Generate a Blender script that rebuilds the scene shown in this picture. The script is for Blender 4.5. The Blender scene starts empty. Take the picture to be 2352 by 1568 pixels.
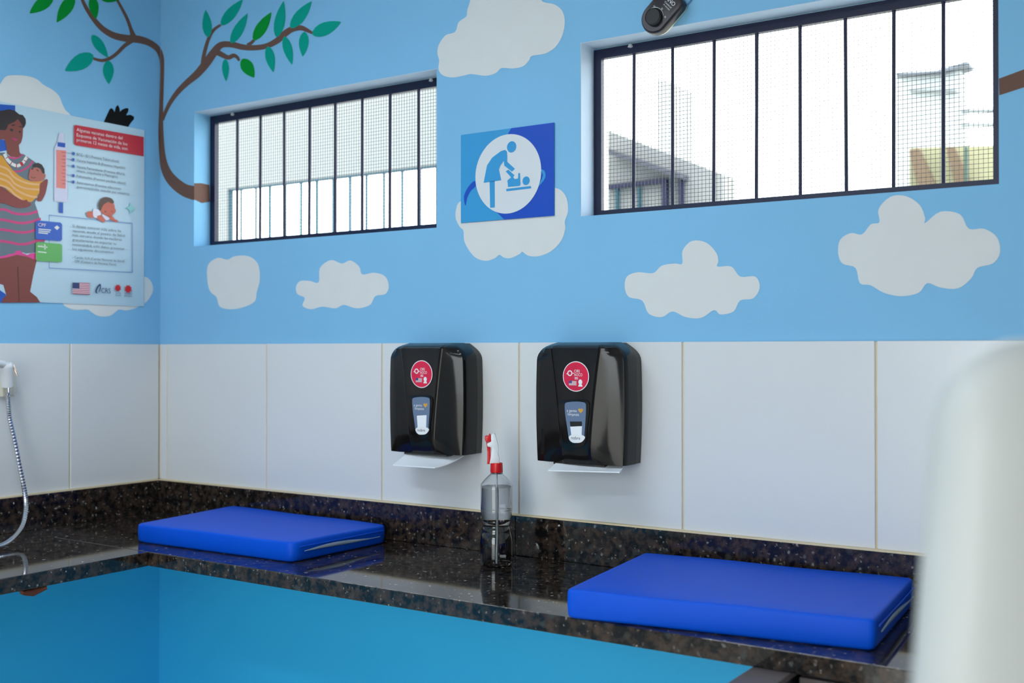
import bpy, bmesh, math, random
from mathutils import Vector, Matrix
from mathutils.geometry import tessellate_polygon
random.seed(7)
scene = bpy.context.scene
col = scene.collection

# ------------------------------------------------------------------ camera
S, Z0 = 0.45, 0.86                      # one wall tile = 0.45 m, counter top height
W, H, FPX = 2352, 1568, 2531.0          # image frame, focal length in pixels
YAW, PIT = math.radians(33.64), math.radians(0.464)
CAM = Vector((2.9387, -2.3496, 1.3784))
FW = Vector((-math.sin(YAW)*math.cos(PIT), math.cos(YAW)*math.cos(PIT), math.sin(PIT)))
RT = Vector((math.cos(YAW), math.sin(YAW), 0))
UP = RT.cross(FW)
cd = bpy.data.cameras.new('camera')
cam = bpy.data.objects.new('camera', cd); col.objects.link(cam)
cam.matrix_world = Matrix(((RT.x, UP.x, -FW.x, CAM.x), (RT.y, UP.y, -FW.y, CAM.y), (RT.z, UP.z, -FW.z, CAM.z), (0, 0, 0, 1)))
cd.sensor_width = 36; cd.lens = FPX/W*36; cd.clip_start = 0.02; cd.clip_end = 200
cd.dof.use_dof = True; cd.dof.focus_distance = 2.6; cd.dof.aperture_fstop = 3.0
scene.camera = cam

# ------------------------------------------------------------------ world, exposure
world = bpy.data.worlds.new('overcast_sky'); scene.world = world; world.use_nodes = True
bg = world.node_tree.nodes['Background']
bg.inputs[0].default_value = (0.90, 0.97, 1.0, 1); bg.inputs[1].default_value = 6.0
vs = scene.view_settings
vs.view_transform = 'Standard'; vs.look = 'None'; vs.gamma = 1; vs.use_curve_mapping = False
vs.exposure = 0.17
LAMP_POWER = 23.0
cy = scene.cycles
cy.max_bounces = 6; cy.diffuse_bounces = 3; cy.glossy_bounces = 3; cy.transmission_bounces = 6; cy.transparent_max_bounces = 4
cy.caustics_reflective = False; cy.caustics_refractive = True

# ------------------------------------------------------------------ helpers
def lin(c):
    return tuple((v/255/12.92 if v/255 <= 0.04045 else ((v/255+0.055)/1.055)**2.4) for v in c)
MATS = {}
def mat(name, rgb, rough=0.5, metal=0.0, spec=0.5, var=0.0, vscale=6.0, bump=0.0, bscale=200.0, coat=0.0, emit=None, estr=0.0):
    if name in MATS: return MATS[name]
    m = bpy.data.materials.new(name); m.use_nodes = True
    nt = m.node_tree; b = nt.nodes['Principled BSDF']
    c = lin(rgb)
    b.inputs['Base Color'].default_value = (*c, 1)
    b.inputs['Roughness'].default_value = rough; b.inputs['Metallic'].default_value = metal
    b.inputs['Specular IOR Level'].default_value = spec; b.inputs['Coat Weight'].default_value = coat
    tc = nt.nodes.new('ShaderNodeTexCoord')
    if var > 0:
        n = nt.nodes.new('ShaderNodeTexNoise'); n.inputs['Scale'].default_value = vscale; n.inputs['Detail'].default_value = 5
        r = nt.nodes.new('ShaderNodeMix'); r.data_type = 'RGBA'
        r.inputs[6].default_value = (*[max(0, v*(1-var)) for v in c], 1); r.inputs[7].default_value = (*[min(1, v*(1+var)) for v in c], 1)
        nt.links.new(tc.outputs['Object'], n.inputs['Vector']); nt.links.new(n.outputs['Fac'], r.inputs[0]); nt.links.new(r.outputs[2], b.inputs['Base Color'])
    if bump > 0:
        n2 = nt.nodes.new('ShaderNodeTexNoise'); n2.inputs['Scale'].default_value = bscale; n2.inputs['Detail'].default_value = 3
        bp = nt.nodes.new('ShaderNodeBump'); bp.inputs['Strength'].default_value = bump; bp.inputs['Distance'].default_value = 0.002
        nt.links.new(tc.outputs['Object'], n2.inputs['Vector']); nt.links.new(n2.outputs['Fac'], bp.inputs['Height']); nt.links.new(bp.outputs['Normal'], b.inputs['Normal'])
    if emit:
        b.inputs['Emission Color'].default_value = (*lin(emit), 1); b.inputs['Emission Strength'].default_value = estr
    MATS[name] = m
    return m

def link(name, me, m=None, parent=None):
    o = bpy.data.objects.new(name, me); col.objects.link(o)
    if m is not None and hasattr(me, 'materials'):
        for k in (m if isinstance(m, (list, tuple)) else [m]): me.materials.append(k)
    if parent is not None:
        o.parent = parent; o.matrix_parent_inverse = parent.matrix_basis.inverted()
    return o
def empty(name, loc=(0, 0, 0)):
    o = bpy.data.objects.new(name, None); col.objects.link(o); o.location = loc; o.empty_display_size = 0.05
    return o
def tag(o, label=None, cat=None, group=None, kind=None):
    if label: o['label'] = label
    if cat: o['category'] = cat
    if group: o['group'] = group
    if kind: o['kind'] = kind
    return o

class MB:                                # collects geometry in world coordinates
    def __init__(s): s.v = []; s.f = []; s.mi = []
    def quad(s, a, b, c, d, mi=0):
        k = len(s.v); s.v += [tuple(a), tuple(b), tuple(c), tuple(d)]; s.f.append((k, k+1, k+2, k+3)); s.mi.append(mi)
    def box(s, x0, x1, y0, y1, z0, z1, mi=0):
        k = len(s.v)
        s.v += [(x, y, z) for z in (z0, z1) for y in (y0, y1) for x in (x0, x1)]
        for f in ((0, 2, 3, 1), (4, 5, 7, 6), (0, 1, 5, 4), (2, 6, 7, 3), (0, 4, 6, 2), (1, 3, 7, 5)):
            s.f.append(tuple(k+i for i in f)); s.mi.append(mi)
    def poly(s, pts, mi=0):              # flat polygon, possibly concave
        k = len(s.v); s.v += [tuple(p) for p in pts]
        for t in tessellate_polygon([[Vector(p) for p in pts]]):
            s.f.append((k+t[0], k+t[1], k+t[2])); s.mi.append(mi)
    def prism(s, pts, d, mi=0):          # polygon extruded by vector d
        n = len(pts); k = len(s.v); d = Vector(d)
        s.v += [tuple(Vector(p)) for p in pts] + [tuple(Vector(p)+d) for p in pts]
        for t in tessellate_polygon([[Vector(p) for p in pts]]):
            s.f.append((k+t[0], k+t[1], k+t[2])); s.f.append((k+n+t[2], k+n+t[1], k+n+t[0])); s.mi += [mi, mi]
        for i in range(n):
            j = (i+1) % n; s.f.append((k+i, k+j, k+n+j, k+n+i)); s.mi.append(mi)
    def loft(s, loops, closed=True, cap0=True, cap1=True, mi=0):
        k = len(s.v); n = len(loops[0])
        for L in loops: s.v += [tuple(p) for p in L]
        for a in range(len(loops)-1):
            for i in range(n if closed else n-1):
                j = (i+1) % n
                s.f.append((k+a*n+i, k+a*n+j, k+(a+1)*n+j, k+(a+1)*n+i)); s.mi.append(mi)
        if cap0: s.f.append(tuple(k+i for i in range(n))[::-1]); s.mi.append(mi)
        if cap1: s.f.append(tuple(k+(len(loops)-1)*n+i for i in range(n))); s.mi.append(mi)
    def lathe(s, prof, c, seg=48, axis=None, mi=0, cap0=True, cap1=True):
        c = Vector(c); loops = []
        ax = Vector(axis) if axis else Vector((0, 0, 1)); ax.normalize()
        u = ax.orthogonal().normalized(); w = ax.cross(u)
        for r, h in prof:
            loops.append([c+ax*h+(u*math.cos(2*math.pi*i/seg)+w*math.sin(2*math.pi*i/seg))*r for i in range(seg)])
        s.loft(loops, True, cap0, cap1, mi)
    def tube(s, pts, r, seg=10, mi=0):
        pts = [Vector(p) for p in pts]; loops = []; prev = None
        for i, p in enumerate(pts):
            t = (pts[min(i+1, len(pts)-1)]-pts[max(i-1, 0)]).normalized()
            u = t.orthogonal().normalized() if prev is None else (prev-t*prev.dot(t)).normalized()
            prev = u; w = t.cross(u); rr = r[i] if isinstance(r, (list, tuple)) else r
            loops.append([p+(u*math.cos(2*math.pi*k/seg)+w*math.sin(2*math.pi*k/seg))*rr for k in range(seg)])
        s.loft(loops, True, True, True, mi)
    def build(s, name, m, parent=None, smooth=None, bevel=0, bseg=2, recalc=True):
        me = bpy.data.meshes.new(name); me.from_pydata(s.v, [], s.f)
        for p, i in zip(me.polygons, s.mi): p.material_index = i
        if recalc or bevel:
            b = bmesh.new(); b.from_mesh(me)
            if bevel:
                bmesh.ops.remove_doubles(b, verts=b.verts, dist=1e-6)
            if recalc: bmesh.ops.recalc_face_normals(b, faces=b.faces)
            if bevel:
                es = [e for e in b.edges if len(e.link_faces) == 2 and e.calc_face_angle(0) > 0.6]
                bmesh.ops.bevel(b, geom=es, offset=bevel, segments=bseg, profile=0.5, affect='EDGES', clamp_overlap=True)
            b.to_mesh(me); b.free()
        if smooth is not None:
            for p in me.polygons: p.use_smooth = True
            me.set_sharp_from_angle(angle=math.radians(smooth))
        me.update()
        return link(name, me, m, parent)

def ray(px, py): return FW + RT*((px-W/2)/FPX) + UP*((H/2-py)/FPX)
def on(px, py, ax, v):
    d = ray(px, py); return CAM + d*((v-CAM[ax])/d[ax])
def BW(px, py, off=0.0): return on(px, py, 1, -off)     # a point of the back wall, off metres proud of it
def LW(px, py, off=0.0): return on(px, py, 0, off)      # a point of the left wall
def TP(px, py, h=0.0): return on(px, py, 2, Z0+h)       # a point of the counter top

def spline(pts, n=5, closed=True):
    out = []; N = len(pts)
    for i in range(N if closed else N-1):
        g = (lambda k: pts[k % N]) if closed else (lambda k: pts[min(max(k, 0), N-1)])
        p0, p1, p2, p3 = g(i-1), g(i), g(i+1), g(i+2)
        for k in range(n):
            t = k/n
            out.append(tuple(0.5*((2*b)+(-a+c)*t+(2*a-5*b+4*c-d)*t*t+(-a+3*b-3*c+d)*t**3) for a, b, c, d in zip(p0, p1, p2, p3)))
    if not closed: out.append(tuple(pts[-1]))
    return out
def sc(pts, k, ox=0, oy=0): return [(p[0]*k+ox, p[1]*k+oy)+tuple(q*k for q in p[2:]) for p in pts]
def clip(poly, x, keep_left):
    out = []
    ins = (lambda p: p[0] <= x) if keep_left else (lambda p: p[0] >= x)
    for i, a in enumerate(poly):
        b = poly[(i+1) % len(poly)]
        if ins(a): out.append(a)
        if ins(a) != ins(b):
            t = (x-a[0])/(b[0]-a[0]); out.append((x, a[1]+(b[1]-a[1])*t))
    return out
def ribbon(pts, n=5):
    s_ = spline(pts, n, False); quads = []; L = []; Rr = []
    for i, (x, y, w) in enumerate(s_):
        a = s_[max(i-1, 0)]; b = s_[min(i+1, len(s_)-1)]
        dx, dy = b[0]-a[0], b[1]-a[1]; q = math.hypot(dx, dy) or 1
        L.append((x-dy/q*w/2, y+dx/q*w/2)); Rr.append((x+dy/q*w/2, y-dx/q*w/2))
    for i in range(len(s_)-1): quads.append([L[i], L[i+1], Rr[i+1], Rr[i]])
    return quads
def disc(c, u, v, r, n=32, r2=None): return [c+u*(math.cos(2*math.pi*i/n)*r)+v*(math.sin(2*math.pi*i/n)*(r2 or r)) for i in range(n)]

TXT = {}
def text_geo(s):
    if s in TXT: return TXT[s]
    cu = bpy.data.curves.new('t', 'FONT'); cu.body = s; cu.size = 1.0; cu.resolution_u = 2
    ob = bpy.data.objects.new('t', cu); me = bpy.data.meshes.new_from_object(ob)
    v = [(p.co.x, p.co.y) for p in me.vertices]; f = [tuple(p.vertices) for p in me.polygons]
    bpy.data.objects.remove(ob); bpy.data.curves.remove(cu); bpy.data.meshes.remove(me)
    TXT[s] = (v, f); return v, f
def add_text(mb, s, o, u, v, width, height, mi=0):
    # lettering on a plane: o baseline start, u/v unit vectors, width of the whole line, height of a capital
    vv, ff = text_geo(s)
    if not vv: return
    x0 = min(p[0] for p in vv); x1 = max(p[0] for p in vv); sx = width/(x1-x0); sy = height/0.69
    k = len(mb.v)
    mb.v += [tuple(o+u*((p[0]-x0)*sx)+v*(p[1]*sy)) for p in vv]
    for f in ff: mb.f.append(tuple(k+i for i in f)); mb.mi.append(mi)

# ------------------------------------------------------------------ materials
M_blue = mat('sky_blue_wall_paint', (134, 193, 232), 0.6, spec=0.12, var=0.05, vscale=3, bump=0.12, bscale=160)
M_low = mat('lower_wall_blue', (62, 196, 252), 0.42, spec=0.3, var=0.03, vscale=3, bump=0.08, bscale=160)
M_cloud = mat('white_cloud_paint', (222, 224, 224), 0.6, spec=0.15, var=0.03, vscale=20)
M_brown = mat('brown_branch_paint', (112, 84, 74), 0.6, spec=0.15, var=0.06, vscale=30)
M_teal = mat('teal_leaf_paint', (0, 160, 140), 0.6, spec=0.15, var=0.05, vscale=30)
M_green = mat('green_leaf_paint', (0, 145, 50), 0.6, spec=0.15, var=0.05, vscale=30)
M_blackp = mat('black_paint', (14, 13, 14), 0.6, spec=0.15)
M_grout = mat('cream_grout', (226, 208, 172), 0.8)
M_tile = mat('white_glazed_tile', (222, 224, 226), 0.22, var=0.015, vscale=2, bump=0.02, bscale=30)
M_navy = mat('navy_steel_paint', (12, 17, 52), 0.45, var=0.15, vscale=40, bump=0.3, bscale=120)
M_wire = mat('grey_wire', (70, 72, 74), 0.5, metal=0.6)
M_plaster = mat('exterior_white_plaster', (126, 127, 124), 0.8, spec=0.2, var=0.03)
M_ceil = mat('white_ceiling_paint', (232, 232, 228), 0.8)
M_floor = mat('beige_floor_tile', (226, 218, 206), 0.35, var=0.06)
M_paper = mat('white_paper', (240, 243, 248), 0.85, bump=0.1, bscale=400)
M_white = mat('white_plastic', (232, 234, 238), 0.35)
M_chair = mat('white_vinyl', (186, 188, 185), 0.45, bump=0.05, bscale=120)
M_red = mat('red_plastic', (214, 12, 20), 0.35)
M_chrome = mat('chrome', (205, 205, 210), 0.22, metal=1.0)
M_matblue = mat('royal_blue_vinyl', (0, 82, 212), 0.48, spec=0.18, bump=0.10, bscale=300, var=0.04, vscale=8)
M_zip = mat('grey_zip_tape', (150, 170, 195), 0.5)
M_black = mat('black_gloss_plastic', (20, 17, 17), 0.12, spec=0.32, bump=0.015, bscale=60)
M_house = mat('dark_grey_plastic', (58, 56, 51), 0.45)
M_dark = mat('dark_recess', (10, 9, 10), 0.5)

def granite():
    m = bpy.data.materials.new('black_speckled_granite'); m.use_nodes = True
    nt = m.node_tree; b = nt.nodes['Principled BSDF']; N = nt.nodes.new; LK = nt.links.new
    tc = N('ShaderNodeTexCoord')
    def speck(scale, thr, keep, col_, prev):
        v = N('ShaderNodeTexVoronoi'); v.inputs['Scale'].default_value = scale
        n = N('ShaderNodeTexNoise'); n.inputs['Scale'].default_value = scale*1.3; n.inputs['Detail'].default_value = 2
        mx = N('ShaderNodeVectorMath'); mx.operation = 'MULTIPLY_ADD'; mx.inputs[1].default_value = (0.012,)*3
        LK(tc.outputs['Object'], n.inputs['Vector']); LK(n.outputs['Color'], mx.inputs[0]); LK(tc.outputs['Object'], mx.inputs[2]); LK(mx.outputs[0], v.inputs['Vector'])
        r = N('ShaderNodeMapRange'); r.inputs[1].default_value = thr; r.inputs[2].default_value = thr*0.55; LK(v.outputs['Distance'], r.inputs[0])
        sep = N('ShaderNodeSeparateColor'); LK(v.outputs['Color'], sep.inputs[0])
        g = N('ShaderNodeMath'); g.operation = 'GREATER_THAN'; g.inputs[1].default_value = keep; LK(sep.outputs[0], g.inputs[0])
        br = N('ShaderNodeMath'); br.operation = 'MULTIPLY'; LK(g.outputs[0], br.inputs[0]); LK(r.outputs[0], br.inputs[1])
        b2 = N('ShaderNodeMath'); b2.operation = 'MULTIPLY'; LK(br.outputs[0], b2.inputs[0]); LK(sep.outputs[1], b2.inputs[1])
        mm = N('ShaderNodeMix'); mm.data_type = 'RGBA'; LK(b2.outputs[0], mm.inputs[0]); LK(prev, mm.inputs[6]); mm.inputs[7].default_value = (*col_, 1)
        return mm.outputs[2]
    n0 = N('ShaderNodeTexNoise'); n0.inputs['Scale'].default_value = 45; n0.inputs['Detail'].default_value = 6; n0.inputs['Roughness'].default_value = 0.7
    LK(tc.outputs['Object'], n0.inputs['Vector'])
    rp = N('ShaderNodeValToRGB'); e = rp.color_ramp.elements
    e[0].position = 0.42; e[0].color = (0.006, 0.006, 0.007, 1); e[1].position = 0.72; e[1].color = (0.085, 0.054, 0.037, 1)
    LK(n0.outputs['Fac'], rp.inputs[0])
    c = speck(48, 0.50, 0.60, (0.050, 0.052, 0.048), rp.outputs[0])
    c = speck(110, 0.36, 0.80, (0.30, 0.28, 0.25), c)
    c = speck(58, 0.24, 0.74, (0.62, 0.60, 0.55), c)
    LK(c, b.inputs['Base Color'])
    b.inputs['Roughness'].default_value = 0.06; b.inputs['Specular IOR Level'].default_value = 0.5
    return m
M_granite = granite()

def glass(name, rgb, ior, rough=0.0):
    m = bpy.data.materials.new(name); m.use_nodes = True
    b = m.node_tree.nodes['Principled BSDF']
    b.inputs['Base Color'].default_value = (*rgb, 1); b.inputs['Transmission Weight'].default_value = 1
    b.inputs['IOR'].default_value = ior; b.inputs['Roughness'].default_value = rough
    return m
M_pet = glass('clear_bottle_plastic', (0.97, 0.985, 1.0), 1.35, 0.02)
M_water = glass('clear_liquid', (0.96, 0.98, 1.0), 1.33)

# ------------------------------------------------------------------ room shell
RX, RY, RZ = 4.4, -3.8, 2.75            # far corner of the room
BT = 0.098                              # back wall thickness at the window frames
WT = 0.15                               # wall thickness
W1X0, W1X1, W2X0, W2X1, WZ0, WZ1 = 0.163, 1.132, 1.578, 2.534, 1.708, 2.136
m = MB()
m.box(-WT, RX+WT, 0, BT, 0, Z0, 1)                       # below the counter: a more saturated blue than above
m.box(-WT, RX+WT, 0, BT, Z0, WZ0); m.box(-WT, RX+WT, 0, BT, WZ1, RZ)
m.box(-WT, W1X0, 0, BT, WZ0, WZ1); m.box(W1X1, W2X0, 0, BT, WZ0, WZ1); m.box(W2X1, RX+WT, 0, BT, WZ0, WZ1)
wall_back = tag(m.build('wall_back', [M_blue, M_low]), kind='structure')
m = MB(); m.box(-WT, 0, RY, 0, 0, Z0, 1); m.box(-WT, 0, RY, 0, Z0, RZ)
wall_left = tag(m.build('wall_left', [M_blue, M_low]), kind='structure')
m = MB(); m.box(RX, RX+WT, RY, 0, 0, Z0, 1); m.box(RX, RX+WT, RY, 0, Z0, RZ)
tag(m.build('wall_right', [M_ceil, M_ceil]), kind='structure')
DX0, DX1, DZ0, DZ1 = 1.5, 3.05, 0.0, 2.15                 # wide doorway behind the camera
m = MB(); m.box(-WT, RX+WT, RY-WT, RY, DZ1, RZ)
m.box(-WT, DX0, RY-WT, RY, DZ0, DZ1); m.box(DX1, RX+WT, RY-WT, RY, DZ0, DZ1)
tag(m.build('wall_front', M_ceil), kind='structure')
m = MB(); m.box(-WT, RX+WT, RY-WT, WT, -0.12, 0)
tag(m.build('floor', M_floor), kind='structure')
m = MB(); m.box(-WT, RX+WT, RY-WT, WT, RZ, RZ+0.12)
tag(m.build('ceiling', M_ceil), kind='structure')

# doorway behind the camera
m = MB()
m.box(DX0, DX1, RY-.12, RY-.03, DZ1-.05, DZ1); m.box(DX0, DX0+.05, RY-.12, RY-.03, 0, DZ1-.05); m.box(DX1-.05, DX1, RY-.12, RY-.03, 0, DZ1-.05)
tag(m.build('door_1', M_navy), kind='structure')

# wall tiles (one course above the backsplash)
ZS, ZT = Z0+0.2228*S, Z0+1.1963*S
TILE = 0.008
m = MB(); m.box(0, RX, -0.0045, 0, ZS-0.02, ZT-0.002)
m.build('grout_bed', M_grout, wall_back)
m = MB(); m.box(0, 0.0045, RY, -0.0045, ZS-0.02, ZT-0.002)
m.build('grout_bed', M_grout, wall_left)
def tile(p, a0, a1, left):
    m = MB(); g = 0.0022
    if left: m.box(0.0, TILE, a0+g, a1-g, ZS+0.003, ZT)
    else: m.box(a0+g, a1-g, -TILE, 0.0, ZS+0.003, ZT)
    return m.build('tile', M_tile, p, bevel=0.0012, bseg=1)
xs = [0.008, 0.0999*S] + [on(px, 960, 1, -TILE).x for px in (612, 877, 1192.5, 1568, 2012)]
while xs[-1] < RX-0.5: xs.append(xs[-1]+S)
xs.append(RX)
for a, b in zip(xs, xs[1:]): tile(wall_back, a, b, False)
ys = [-0.008, on(161, 960, 0, TILE).y]
while ys[-1] > RY+0.5: ys.append(ys[-1]-S)
ys.append(RY)
for a, b in zip(ys, ys[1:]): tile(wall_left, b, a, True)

# ------------------------------------------------------------------ windows with bars and wire mesh
def barred_window(name, x0, x1, bars, ):
    e = tag(empty(name, (x0, 0.07, WZ0)), kind='structure')
    fy0, fy1, t = 0.065, 0.080, 0.022
    m = MB(); m.box(x0, x1, fy0, fy1, WZ1-t-0.006, WZ1-0.004); m.box(x0, x1, fy0, fy1, WZ0+0.001, WZ0+.020)
    m.box(x0, x0+t, fy0, fy1, WZ0+.020, WZ1-t-0.006); m.box(x1-t, x1, fy0, fy1, WZ0+.020, WZ1-t-0.006)
    m.build('window_frame', M_navy, e)
    for px, py in bars:
        x = on(px, py, 1, fy0+0.006).x; j = random.uniform(-.0012, .0012)
        m = MB(); m.tube([(x+j, fy0+.006, WZ0+.01), (x, fy0+.006, (WZ0+WZ1)/2), (x-j, fy0+.006, WZ1-.012)], 0.0043, 8)
        m.build('bar', M_navy, e, smooth=60)
    m = MB(); sp, r = 0.0095, 0.00042; y = 0.084
    k = x0
    while k < x1:
        m.box(k-r, k+r, y-r, y+r, WZ0, WZ1); k += sp
    k = WZ0
    while k < WZ1:
        m.box(x0, x1, y-r, y+r, k-r, k+r); k += sp
    tag(m.build('wire_mesh', M_wire, e, recalc=False), 'fine square wire mesh', kind='stuff')
    # crumbs of mortar where the frame is fixed to the lintel
    for f in (0.11, 0.93):
        m = MB(); x = x0+(x1-x0)*f
        m.lathe([(0.001, 0), (.007, .002), (.005, .008), (.001, .011)], (x, fy0-.002, WZ1-.014), 7)
        m.build('mortar_lump', M_cloud, e, smooth=40)
    return e
M_rev = mat('pale_reveal', (196, 214, 232), 0.6, spec=0.15, var=0.03)  # paler than the wall, for thin sheets over reveal tops and one side
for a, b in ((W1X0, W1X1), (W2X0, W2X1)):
    m = MB(); m.box(a, b, 0.0005, 0.064, WZ1-.0015, WZ1); m.build('reveal_sheet', M_rev, wall_back)
m = MB(); m.box(W2X0, W2X0+.0015, 0.0005, 0.064, WZ0, WZ1-.0015); m.build('reveal_sheet', M_rev, wall_back)
barred_window('window_1', W1X0, W1X1, [(x, 390) for x in (545, 598, 653, 711, 770, 832, 896, 962)])
barred_window('window_2', W2X0, W2X1, [(x, 250) for x in (1456, 1545, 1640, 1738, 1838, 1943, 2053, 2167)])

# ------------------------------------------------------------------ mural painted on the walls
K3 = 800/2352; K5 = 640/1619; K2 = 400/2091; K1 = 400/2352; K8 = 160/965
OFFP = 0.0006
def paint(name, polys, m, wall, off=OFFP, label=None):
    g = MB()
    for p in polys:
        if len(p) >= 3:
            pts = [(LW if wall == 'L' else BW)(a[0], a[1], off) for a in p]
            g.poly(pts)
    if not g.f: return None
    o = g.build(name, m, wall_left if wall == 'L' else wall_back)
    if label: o['label'] = label
    return o
XC = 368.0
clouds = [
 sc([(205,-60),(203,0),(185,60),(180,95),(135,130),(115,185),(60,205),(20,260),(12,310),(22,350),(18,400),(40,435),(95,450),(160,440),(210,430),(290,440),(350,425),(385,395),(450,398),(510,385),(545,350),(560,325),(640,310),(700,270),(740,200),(752,120),(735,60),(690,25),(640,15),(615,0),(600,-60),(500,-110),(350,-130),(260,-110)], K5, 1000),
 sc([(150,1165),(122,1210),(118,1265),(140,1315),(163,1340),(168,1400),(200,1460),(240,1500),(295,1515),(345,1500),(372,1480),(400,1497),(440,1498),(490,1475),(505,1462),(540,1485),(600,1488),(670,1460),(730,1400),(755,1330),(752,1285),(770,1230),(765,1160),(740,1115),(700,1092),(600,1080),(300,1080)], K5, 1000),
 [(476,640),(478,608),(500,592),(522,596),(540,588),(570,588),(592,605),(597,640),(590,670),(585,692),(560,705),(530,710),(505,704),(497,682),(482,668)],
 [(680,658),(690,645),(712,645),(732,648),(735,615),(760,597),(785,605),(805,598),(825,612),(832,630),(860,626),(885,635),(893,658),(885,675),(862,680),(850,700),(820,708),(790,700),(770,708),(740,704),(715,710),(695,702),(700,684),(683,675)],
 [(1435,660),(1440,635),(1465,625),(1500,627),(1520,610),(1550,605),(1567,605),(1568,575),(1590,553),(1622,557),(1645,580),(1650,600),(1648,612),(1680,612),(1700,635),(1735,635),(1745,660),(1730,685),(1700,690),(1685,715),(1655,722),(1640,712),(1610,730),(1575,728),(1545,715),(1520,728),(1490,720),(1475,690),(1445,682)],
 [(1925,580),(1930,550),(1955,535),(1980,538),(2000,515),(2020,510),(2018,480),(2045,452),(2080,450),(2112,470),(2125,500),(2125,512),(2160,486),(2205,492),(2225,525),(2260,525),(2290,545),(2297,580),(2280,605),(2245,615),(2230,640),(2200,662),(2160,660),(2130,650),(2110,672),(2070,680),(2030,672),(2000,655),(1975,650),(1965,615),(1935,605)],
]
for c in clouds: paint('painted_cloud', [spline(c, 4)], M_cloud, 'B')
paint('painted_cloud', [spline(sc([(-20,600),(30,525),(80,508),(180,512),(250,535),(290,570),(360,610),(400,650),(420,700),(440,740),(470,790),(300,830),(0,800),(-100,740),(-90,660)], K3), 4)], M_cloud, 'L')
paint('painted_cloud', [spline(sc([(760,1350),(800,1385),(870,1415),(950,1420),(1050,1415),(1110,1455),(1170,1490),(1240,1500),(1320,1490),(1380,1450),(1430,1415),(1520,1425),(1620,1400),(1700,1360),(1760,1320),(1800,1270),(1835,1200),(1835,1130),(1800,1060),(1730,1020),(1500,1000),(900,1100),(750,1250)], K2, 0, 440), 4)], M_cloud, 'L')
paint('painted_crest', [sc([(1400,355),(1480,180),(1505,165),(1530,185),(1547,220),(1565,150),(1592,122),(1615,165),(1620,215),(1650,185),(1700,165),(1735,168),(1735,205),(1705,262),(1760,255),(1810,280),(1810,315),(1770,360),(1735,415),(1700,560),(1450,520)], K1, 0, 220)], M_blackp, 'L', label='black painted feather crest above the poster')
branches = [
 [(1340,1308,100),(1250,1285,85),(1170,1225,75),(1120,1150,60),(1097,1050,42),(1087,900,35),(1088,750,27),(1092,600,27),(1095,450,28),(1088,380,34),(1060,325,40),(1000,285,45),(930,265,50),(850,258,48),(770,240,44),(700,200,38),(650,150,34),(605,90,28),(570,30,24),(530,-60,18)],
 [(900,245,40),(885,200,25),(860,130,22),(830,70,20),(800,15,18),(760,-60,16)],
 [(890,275,30),(840,310,26),(790,360,24),(740,395,24),(690,408,22),(640,398,18),(622,386,14)],
 [(1098,810,20),(1115,760,24),(1150,690,28),(1200,620,34),(1260,560,40),(1330,500,50),(1390,430,56),(1440,360,54),(1490,305,44),(1560,300,40),(1640,318,38),(1720,322,36),(1800,310,36),(1870,275,40),(1920,230,44),(1970,198,40),(2030,188,34),(2075,205,26),(2110,224,16)],
 [(1370,430,30),(1375,380,26),(1395,300,24),(1420,235,22),(1450,195,20),(1490,168,16)],
 [(1450,345,40),(1490,365,36),(1540,388,30),(1575,375,28),(1600,385,22),(1615,410,16)],
 [(1670,305,24),(1695,290,22),(1717,268,18)],
]
for bi, b in enumerate(branches):
    q = ribbon(sc(b, K3))
    lq = [clip(p, XC, True) for p in q]; rq = [clip(p, XC, False) for p in q]
    rq = [clip(p, 446.0, True) if b is branches[0] else p for p in rq]
    lq = [p for p in lq if len(p) >= 3]; rq = [p for p in rq if len(p) >= 3]
    if lq: paint('painted_branch', lq, M_brown, 'L', 0.0007+bi*.00006)
    if rq: paint('painted_branch', rq, M_brown, 'B', 0.0007+bi*.00006)
g = MB(); ZR0, ZR1 = BW(446, 455).z, BW(446, 425).z      # stub of the branch painted on the window reveal
g.poly([(W1X0+.0006, 0, ZR1+.006), (W1X0+.0006, .03, ZR1+.010), (W1X0+.0006, .062, ZR1+.008), (W1X0+.0006, .064, ZR0-.004), (W1X0+.0006, .03, ZR0-.012), (W1X0+.0006, 0, ZR0-.004)])
g.build('painted_branch', M_brown, wall_back)
paint('painted_branch', [sc([(1549,590),(1738,520),(2300,420),(2300,600),(1738,655),(1552,715)], 532/1738, 1820)], M_brown, 'B')
def leaf(bx, by, tx, ty, w):
    out = []; dx, dy = tx-bx, ty-by; L = math.hypot(dx, dy); nx, ny = -dy/L, dx/L
    prof = [(0, 0), (.06, .45), (.18, .8), (.35, 1), (.5, .98), (.68, .78), (.84, .46), (.94, .2), (1, 0)]
    side = lambda s: [(bx+dx*t+nx*w/2*h*s, by+dy*t+ny*w/2*h*s) for t, h in prof]
    return side(1)+side(-1)[::-1][1:-1]
leaves = [(360,-30,200,90,85,'g','L'),(500,-30,383,152,85,'g','L'),(622,-25,648,130,66,'g','L'),(670,-25,800,0,60,'g','L'),(622,236,730,390,66,'t','L'),(630,370,438,478,105,'t','L'),(730,408,735,568,74,'t','L'),
 (1405,252,1388,66,64,'t','B'),(1493,170,1640,-5,72,'t','B'),(1560,292,1672,90,68,'t','B'),(1712,272,1832,82,74,'g','B'),(1868,252,1915,6,72,'t','B'),(1962,190,2105,8,76,'t','B'),(2108,232,2303,147,88,'t','B'),(2056,214,2044,382,66,'t','B'),(1920,245,1972,437,62,'t','B'),(1808,312,1845,487,64,'t','B'),(1520,398,1526,549,48,'t','B'),(1635,398,1716,524,84,'g','B')]
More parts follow.
